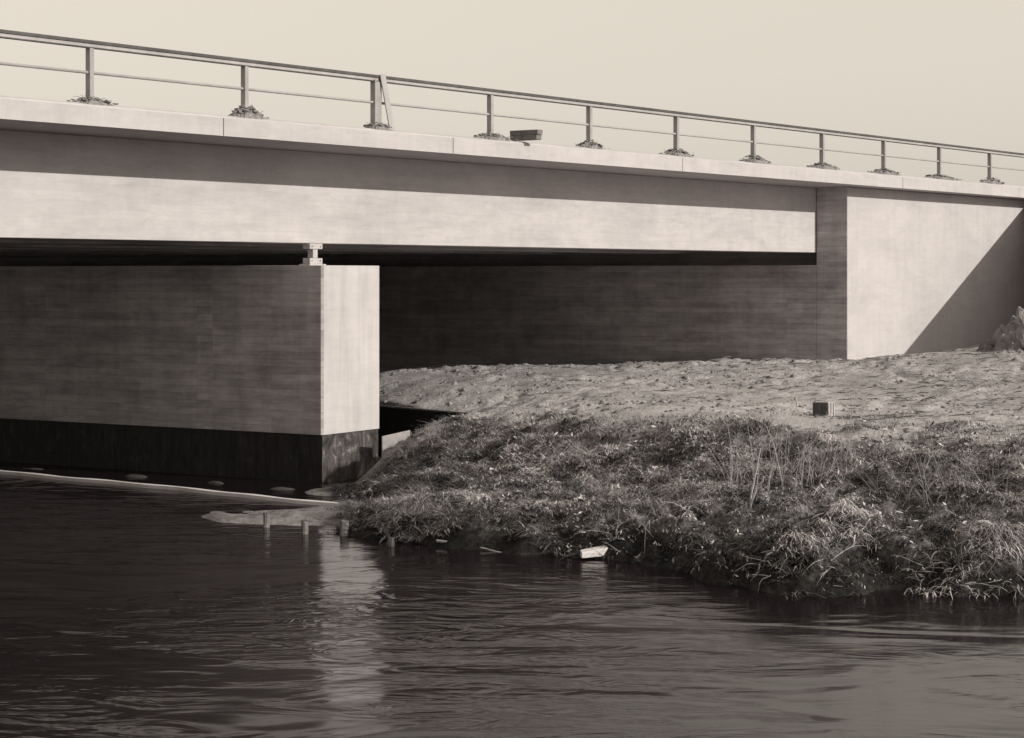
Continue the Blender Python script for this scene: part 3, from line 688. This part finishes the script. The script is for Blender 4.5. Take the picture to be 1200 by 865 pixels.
# ------------------------------------------------------------------ twigs, shrubs, tussocks
def twig(mb,p,d,L,r,rr,depth=2,kink=.35,grav=-.02):
    n=max(4,int(L/.12)); pts=[Vector(p)]; dd_=Vector(d).normalized(); ra=[r]
    for i in range(n):
        dd_=(dd_+Vector((rr.gauss(0,kink),rr.gauss(0,kink),rr.gauss(0,kink)))*.35+Vector((0,0,grav))).normalized()
        pts.append(pts[-1]+dd_*L/n); ra.append(r*(1-.75*(i+1)/n))
        if depth>0 and rr.random()<.42:
            b_=(dd_+Vector((rr.gauss(0,.7),rr.gauss(0,.7),rr.gauss(0,.6)))).normalized()
            twig(mb,pts[-1],b_,L*rr.uniform(.25,.55),ra[-1]*.7,rr,depth-1,kink,grav)
    mb.tube(pts,ra,4,c=min(1,max(0,rr.gauss(mb.tn,.2))),cap=False)
def shrub(px,py,Yoff,n,L,r,label,spread=.5,grav=-.01,depth=2,kink=.25,tn=.5,seed=0,name='bare_shrub',cat='shrub',mat='twig',w=.3,dirn=(0,0,1)):
    rr=random.Random(seed); x,y,_=PX(px,py,Yoff); mb=MB(); mb.tn=tn; z=gz(x,y)
    for i in range(n):
        p=(x+rr.uniform(-w,w),y+rr.uniform(-.25,.25)); pz=max(gz(*p),0)-.04
        d=(dirn[0]+rr.gauss(0,spread),dirn[1]+rr.gauss(0,spread)*.6,dirn[2])
        twig(mb,(p[0],p[1],pz),d,L*rr.uniform(.5,1.15),r*rr.uniform(.6,1.2),rr,depth,kink,grav)
    return tag(build(name,mb,M[mat],uv=False,recalc=False),label,cat)
def groundY(px,py):          # walk out along the sight line to the ground
    best=None
    for k in range(400):
        Y=24+k*.1; x,_,z=PX(px,py,Y)
        if gz(x,Y)>=z: return Y
    return 45
gY={}
def S(px,py,*a,**k):
    shrub(px,py,groundY(px,py),*a,**k)
S(905,575,34,1.15,.0085,'thicket of fine upright bare stems in the middle of the bank slope',w=.75,spread=.22,depth=1,kink=.15,tn=.7,seed=1,name='stem_thicket')
S(960,560,26,1.0,.0075,'thin upright stems on the slope directly below the timber offcut',w=.6,spread=.2,depth=1,kink=.15,tn=.6,seed=2,name='stem_thicket')
S(1065,590,20,.95,.008,'loose bare shrub between the pale tussock and the right-hand root tangle',w=.5,spread=.5,depth=2,tn=.35,seed=3)
S(1000,560,14,.8,.008,'low wiry shrub above the large pale straw tussock',w=.5,spread=.7,depth=2,tn=.4,seed=4)
S(1135,585,26,.9,.009,'wide bare shrub high on the slope at the right edge',w=.7,spread=.6,depth=2,tn=.4,seed=5)
S(1150,655,40,.6,.0075,'tangle of pale bare roots hanging over the water at the right',w=.55,spread=.9,grav=-.16,depth=2,kink=.6,tn=.6,seed=6,name='root_tangle',cat='roots',dirn=(-.2,-.9,.45))
S(1085,670,14,.45,.0085,'pale forked driftwood branches reaching down to the water left of the root tangle',w=.4,spread=.8,grav=-.14,depth=2,kink=.6,tn=.65,seed=7,name='root_tangle',cat='roots',dirn=(-.5,-.8,.4))
S(905,660,24,.5,.0075,'twiggy branch drooping into the river below the stem thicket',w=.5,spread=.9,grav=-.12,depth=2,kink=.6,tn=.55,seed=8,name='drooping_branch',cat='branch',dirn=(-.2,-.9,.35))
S(960,690,18,.45,.010,'small pale twig cluster floating at the water edge',w=.35,spread=1.2,grav=-.1,depth=2,kink=.5,tn=.95,seed=9,name='drooping_branch',cat='branch',dirn=(0,-.7,.15))
S(760,630,14,.55,.009,'scrawny twigs low on the bank right of the white slab',w=.6,spread=1.0,grav=-.06,depth=2,kink=.4,tn=.6,seed=10)
S(690,500,8,.35,.007,'few short twigs at the lip of the bank left of centre',w=.6,spread=1.0,depth=1,tn=.4,seed=11)
S(470,600,12,.4,.007,'twigs in the turf at the left tip of the bank',w=.4,spread=1.0,depth=1,tn=.5,seed=12)
S(560,590,10,.4,.007,'scrawny twigs in the grass below the tarred bulkhead',w=.5,spread=1.0,depth=1,tn=.5,seed=13)

def stick(px0,py0,px1,py1,dY,r,label,name='stick',mat='twig',tn=.9,lift=.05,bend=.04,cat='stick',seed=0):
    Y0=groundY(px0,py0)-.1; Y1=Y0+dY; a=Vector(PX(px0,py0,Y0)); b_=Vector(PX(px1,py1,Y1)); rr=random.Random(seed); n=8; pts=[];ra=[]
    for i in range(n+1):
        u=i/n; p=a.lerp(b_,u)+Vector((rr.gauss(0,bend*.3),0,bend*math.sin(u*3.1)+rr.gauss(0,bend*.2))); pts.append(p); ra.append(r*(1-.45*u)*(1+.1*rr.gauss(0,1)))
    mb=MB(); mb.tube(pts,ra,6,c=tn); return tag(build(name,mb,M[mat],uv=False),label,cat)
stick(879,592,891,526,-.15,.020,'taller of two pale sticks leaning on the bank slope left of the stem thicket',seed=1)
stick(877,597,896,560,-.2,.024,'shorter thicker pale stick crossing the foot of the taller leaning one',seed=2)
stick(880,600,925,624,-.2,.017,'long pale stick running down right from the two leaning sticks',seed=3)
stick(512,634,605,652,-.9,.028,'long thin driftwood branch lying along the waterline left of the slab',tn=.6,seed=4,name='driftwood',cat='driftwood',bend=.02)
stick(1143,611,1190,636,.1,.055,'thick pale curved root above the tangle at the right edge',seed=5,name='thick_root',cat='root',bend=.07)
stick(815,660,865,676,-.3,.016,'thin bent twig dipping to the water left of the drooping branch',seed=6,bend=-.06)
stick(700,478,760,489,.2,.03,'dark branch lying flat at the lip of the bare soil',tn=.0,seed=7,bend=.01)
stick(1085,449,1112,459,-.6,.03,'dark branch lying on the bare soil left of the right edge',tn=.0,seed=8,bend=.02)

def tussock(px,py,n,L,label,rx,seed,drop=.9,tn=.85):
    Y=groundY(px,py); x,_,_=PX(px,py,Y); rg=np.random.default_rng(seed); nb=n
    cx=x+rg.normal(0,rx,nb); cy=Y+rg.normal(0,.14,nb)-.05; cz=height(cx,cy)
    cz=np.maximum(cz,0)+rg.uniform(.0,.14,nb)*np.exp(-((cx-x)/rx)**2)
    ang=np.arctan2(-1,.1)+rg.normal(0,.9,nb)
    V,Fc,T=blades(cx,cy,cz,L*rg.uniform(.5,1.2,nb),rg.uniform(.009,.02,nb),rg.uniform(.7,1.7,nb),ang,np.clip(rg.normal(tn,.25,nb),0,1),rg.uniform(.7,drop+.6,nb))
    o=scatter_mesh('straw_tussock',V,Fc,T,M['straw'],label,'tussock'); del o['kind']; return o
tussock(990,598,420,.24,'large pale tussock of bleached straw in the lower middle of the slope',.24,1)
tussock(1010,628,300,.18,'bleached straw mat under the large pale tussock near the shaded water edge',.36,2)
tussock(940,643,300,.17,'small bright straw tussock hanging low left of the large pale one',.20,3)
tussock(1165,640,420,.28,'tall straw tussock draped over the root tangle at the right edge',.26,4,tn=.45)
tussock(1120,690,90,.2,'low straw fringe at the water edge below the root tangle',.35,5,tn=.5)
tussock(635,540,200,.2,'pale grass tuft on the left part of the bank slope',.2,6,tn=.2)
tussock(500,590,260,.24,'pale grass tuft at the left tip of the bank above the stakes',.3,7,tn=.2)

n=26000; fx=RNG.uniform(-75,45,n); fy=128+RNG.random(n)*14+ (fx*-.05); top=4.2+3*vnoise(fx,fy,7,61)+2*vnoise(fx,fy,2.2,62); fz=EYE-3.2+RNG.random(n)**.8*(top+3.2)
s_=RNG.uniform(.15,.42,n); a1=RNG.random(n)*6.28; u=np.stack([np.cos(a1),np.sin(a1),RNG.uniform(-.6,.6,n)],1)*s_[:,None]; v=np.stack([RNG.uniform(-.5,.5,n),RNG.uniform(-.5,.5,n),RNG.uniform(.4,1,n)],1)*s_[:,None]
c_=np.stack([fx,fy,fz],1); V=np.stack([c_-u,c_-v*.8,c_+u,c_+v],1).reshape(-1,3)
mb=MB(); hp=[(-140,150),(-60,146),(0,144),(60,142),(60,190),(-140,200)]; mb.prism(hp,-1,[EYE+2.2,EYE+2.0,EYE+1.8,EYE+1.6,EYE+6,EYE+6]); o=build('far_hill',mb,M['darkturf'],uv=False); tag(o,kind='structure',label='dark wooded slope far upstream')
scatter_mesh('far_wood',V,(np.arange(4)[None]+np.arange(n)[:,None]*4),np.repeat(RNG.random(n),4),toned('dark_leaves',.006,.016),'dark far-off wood upstream beyond the bridge')
# ------------------------------------------------------------------ light
SKYK=1.87
el=math.radians(24.7); az=np.array([.902,-.432]); az/=np.linalg.norm(az)
sd=Vector((az[0]*math.cos(el),az[1]*math.cos(el),math.sin(el)))
sun=bpy.data.lights.new('sun','SUN'); sun.energy=2.15; sun.angle=math.radians(.5); sun.color=(1.0,.965,.86)
so=bpy.data.objects.new('sun',sun); COL.objects.link(so); so.rotation_euler=(-sd).to_track_quat('-Z','Y').to_euler(); so.location=(20,-10,30)
w=bpy.data.worlds.new('World'); SC.world=w; w.use_nodes=True; nt=w.node_tree; bg=nt.nodes['Background']
sk=nt.nodes.new('ShaderNodeTexSky'); sk.sky_type='NISHITA'; sk.sun_disc=False; sk.sun_elevation=el; sk.sun_rotation=math.atan2(az[0],az[1])
sk.dust_density=2.0; sk.air_density=1.0
sep=nt.nodes.new('ShaderNodeSeparateColor'); nt.links.new(sk.outputs[0],sep.inputs[0])
# blue-sensitive plate: the blue record of the sky, toned like the print
cmb=nt.nodes.new('ShaderNodeMix'); cmb.data_type='RGBA'; cmb.blend_type='MULTIPLY'; cmb.inputs[0].default_value=1
gm=nt.nodes.new('ShaderNodeMath'); gm.operation='POWER'; gm.inputs[1].default_value=.25; nt.links.new(sep.outputs['Blue'],gm.inputs[0])
nt.links.new(gm.outputs[0],cmb.inputs[6]); cmb.inputs[7].default_value=(1.0*SKYK,.915*SKYK,.79*SKYK,1)
nt.links.new(cmb.outputs[2],bg.inputs['Color']); bg.inputs['Strength'].default_value=.15

cam=bpy.data.cameras.new('camera'); co=bpy.data.objects.new('camera',cam); COL.objects.link(co); co.location=(0,0,EYE); co.rotation_euler=(math.pi/2,0,0)
cam.sensor_width=36; cam.lens=F/1200*36; cam.shift_y=-110.5/1200; cam.clip_start=.1; cam.clip_end=3000; SC.camera=co
SC.view_settings.view_transform='Standard'; SC.view_settings.look='None'; SC.view_settings.gamma=1; SC.view_settings.use_curve_mapping=False
SC.view_settings.exposure=.92
for o in bpy.data.objects:
    if '_w' in o: del o['_w']
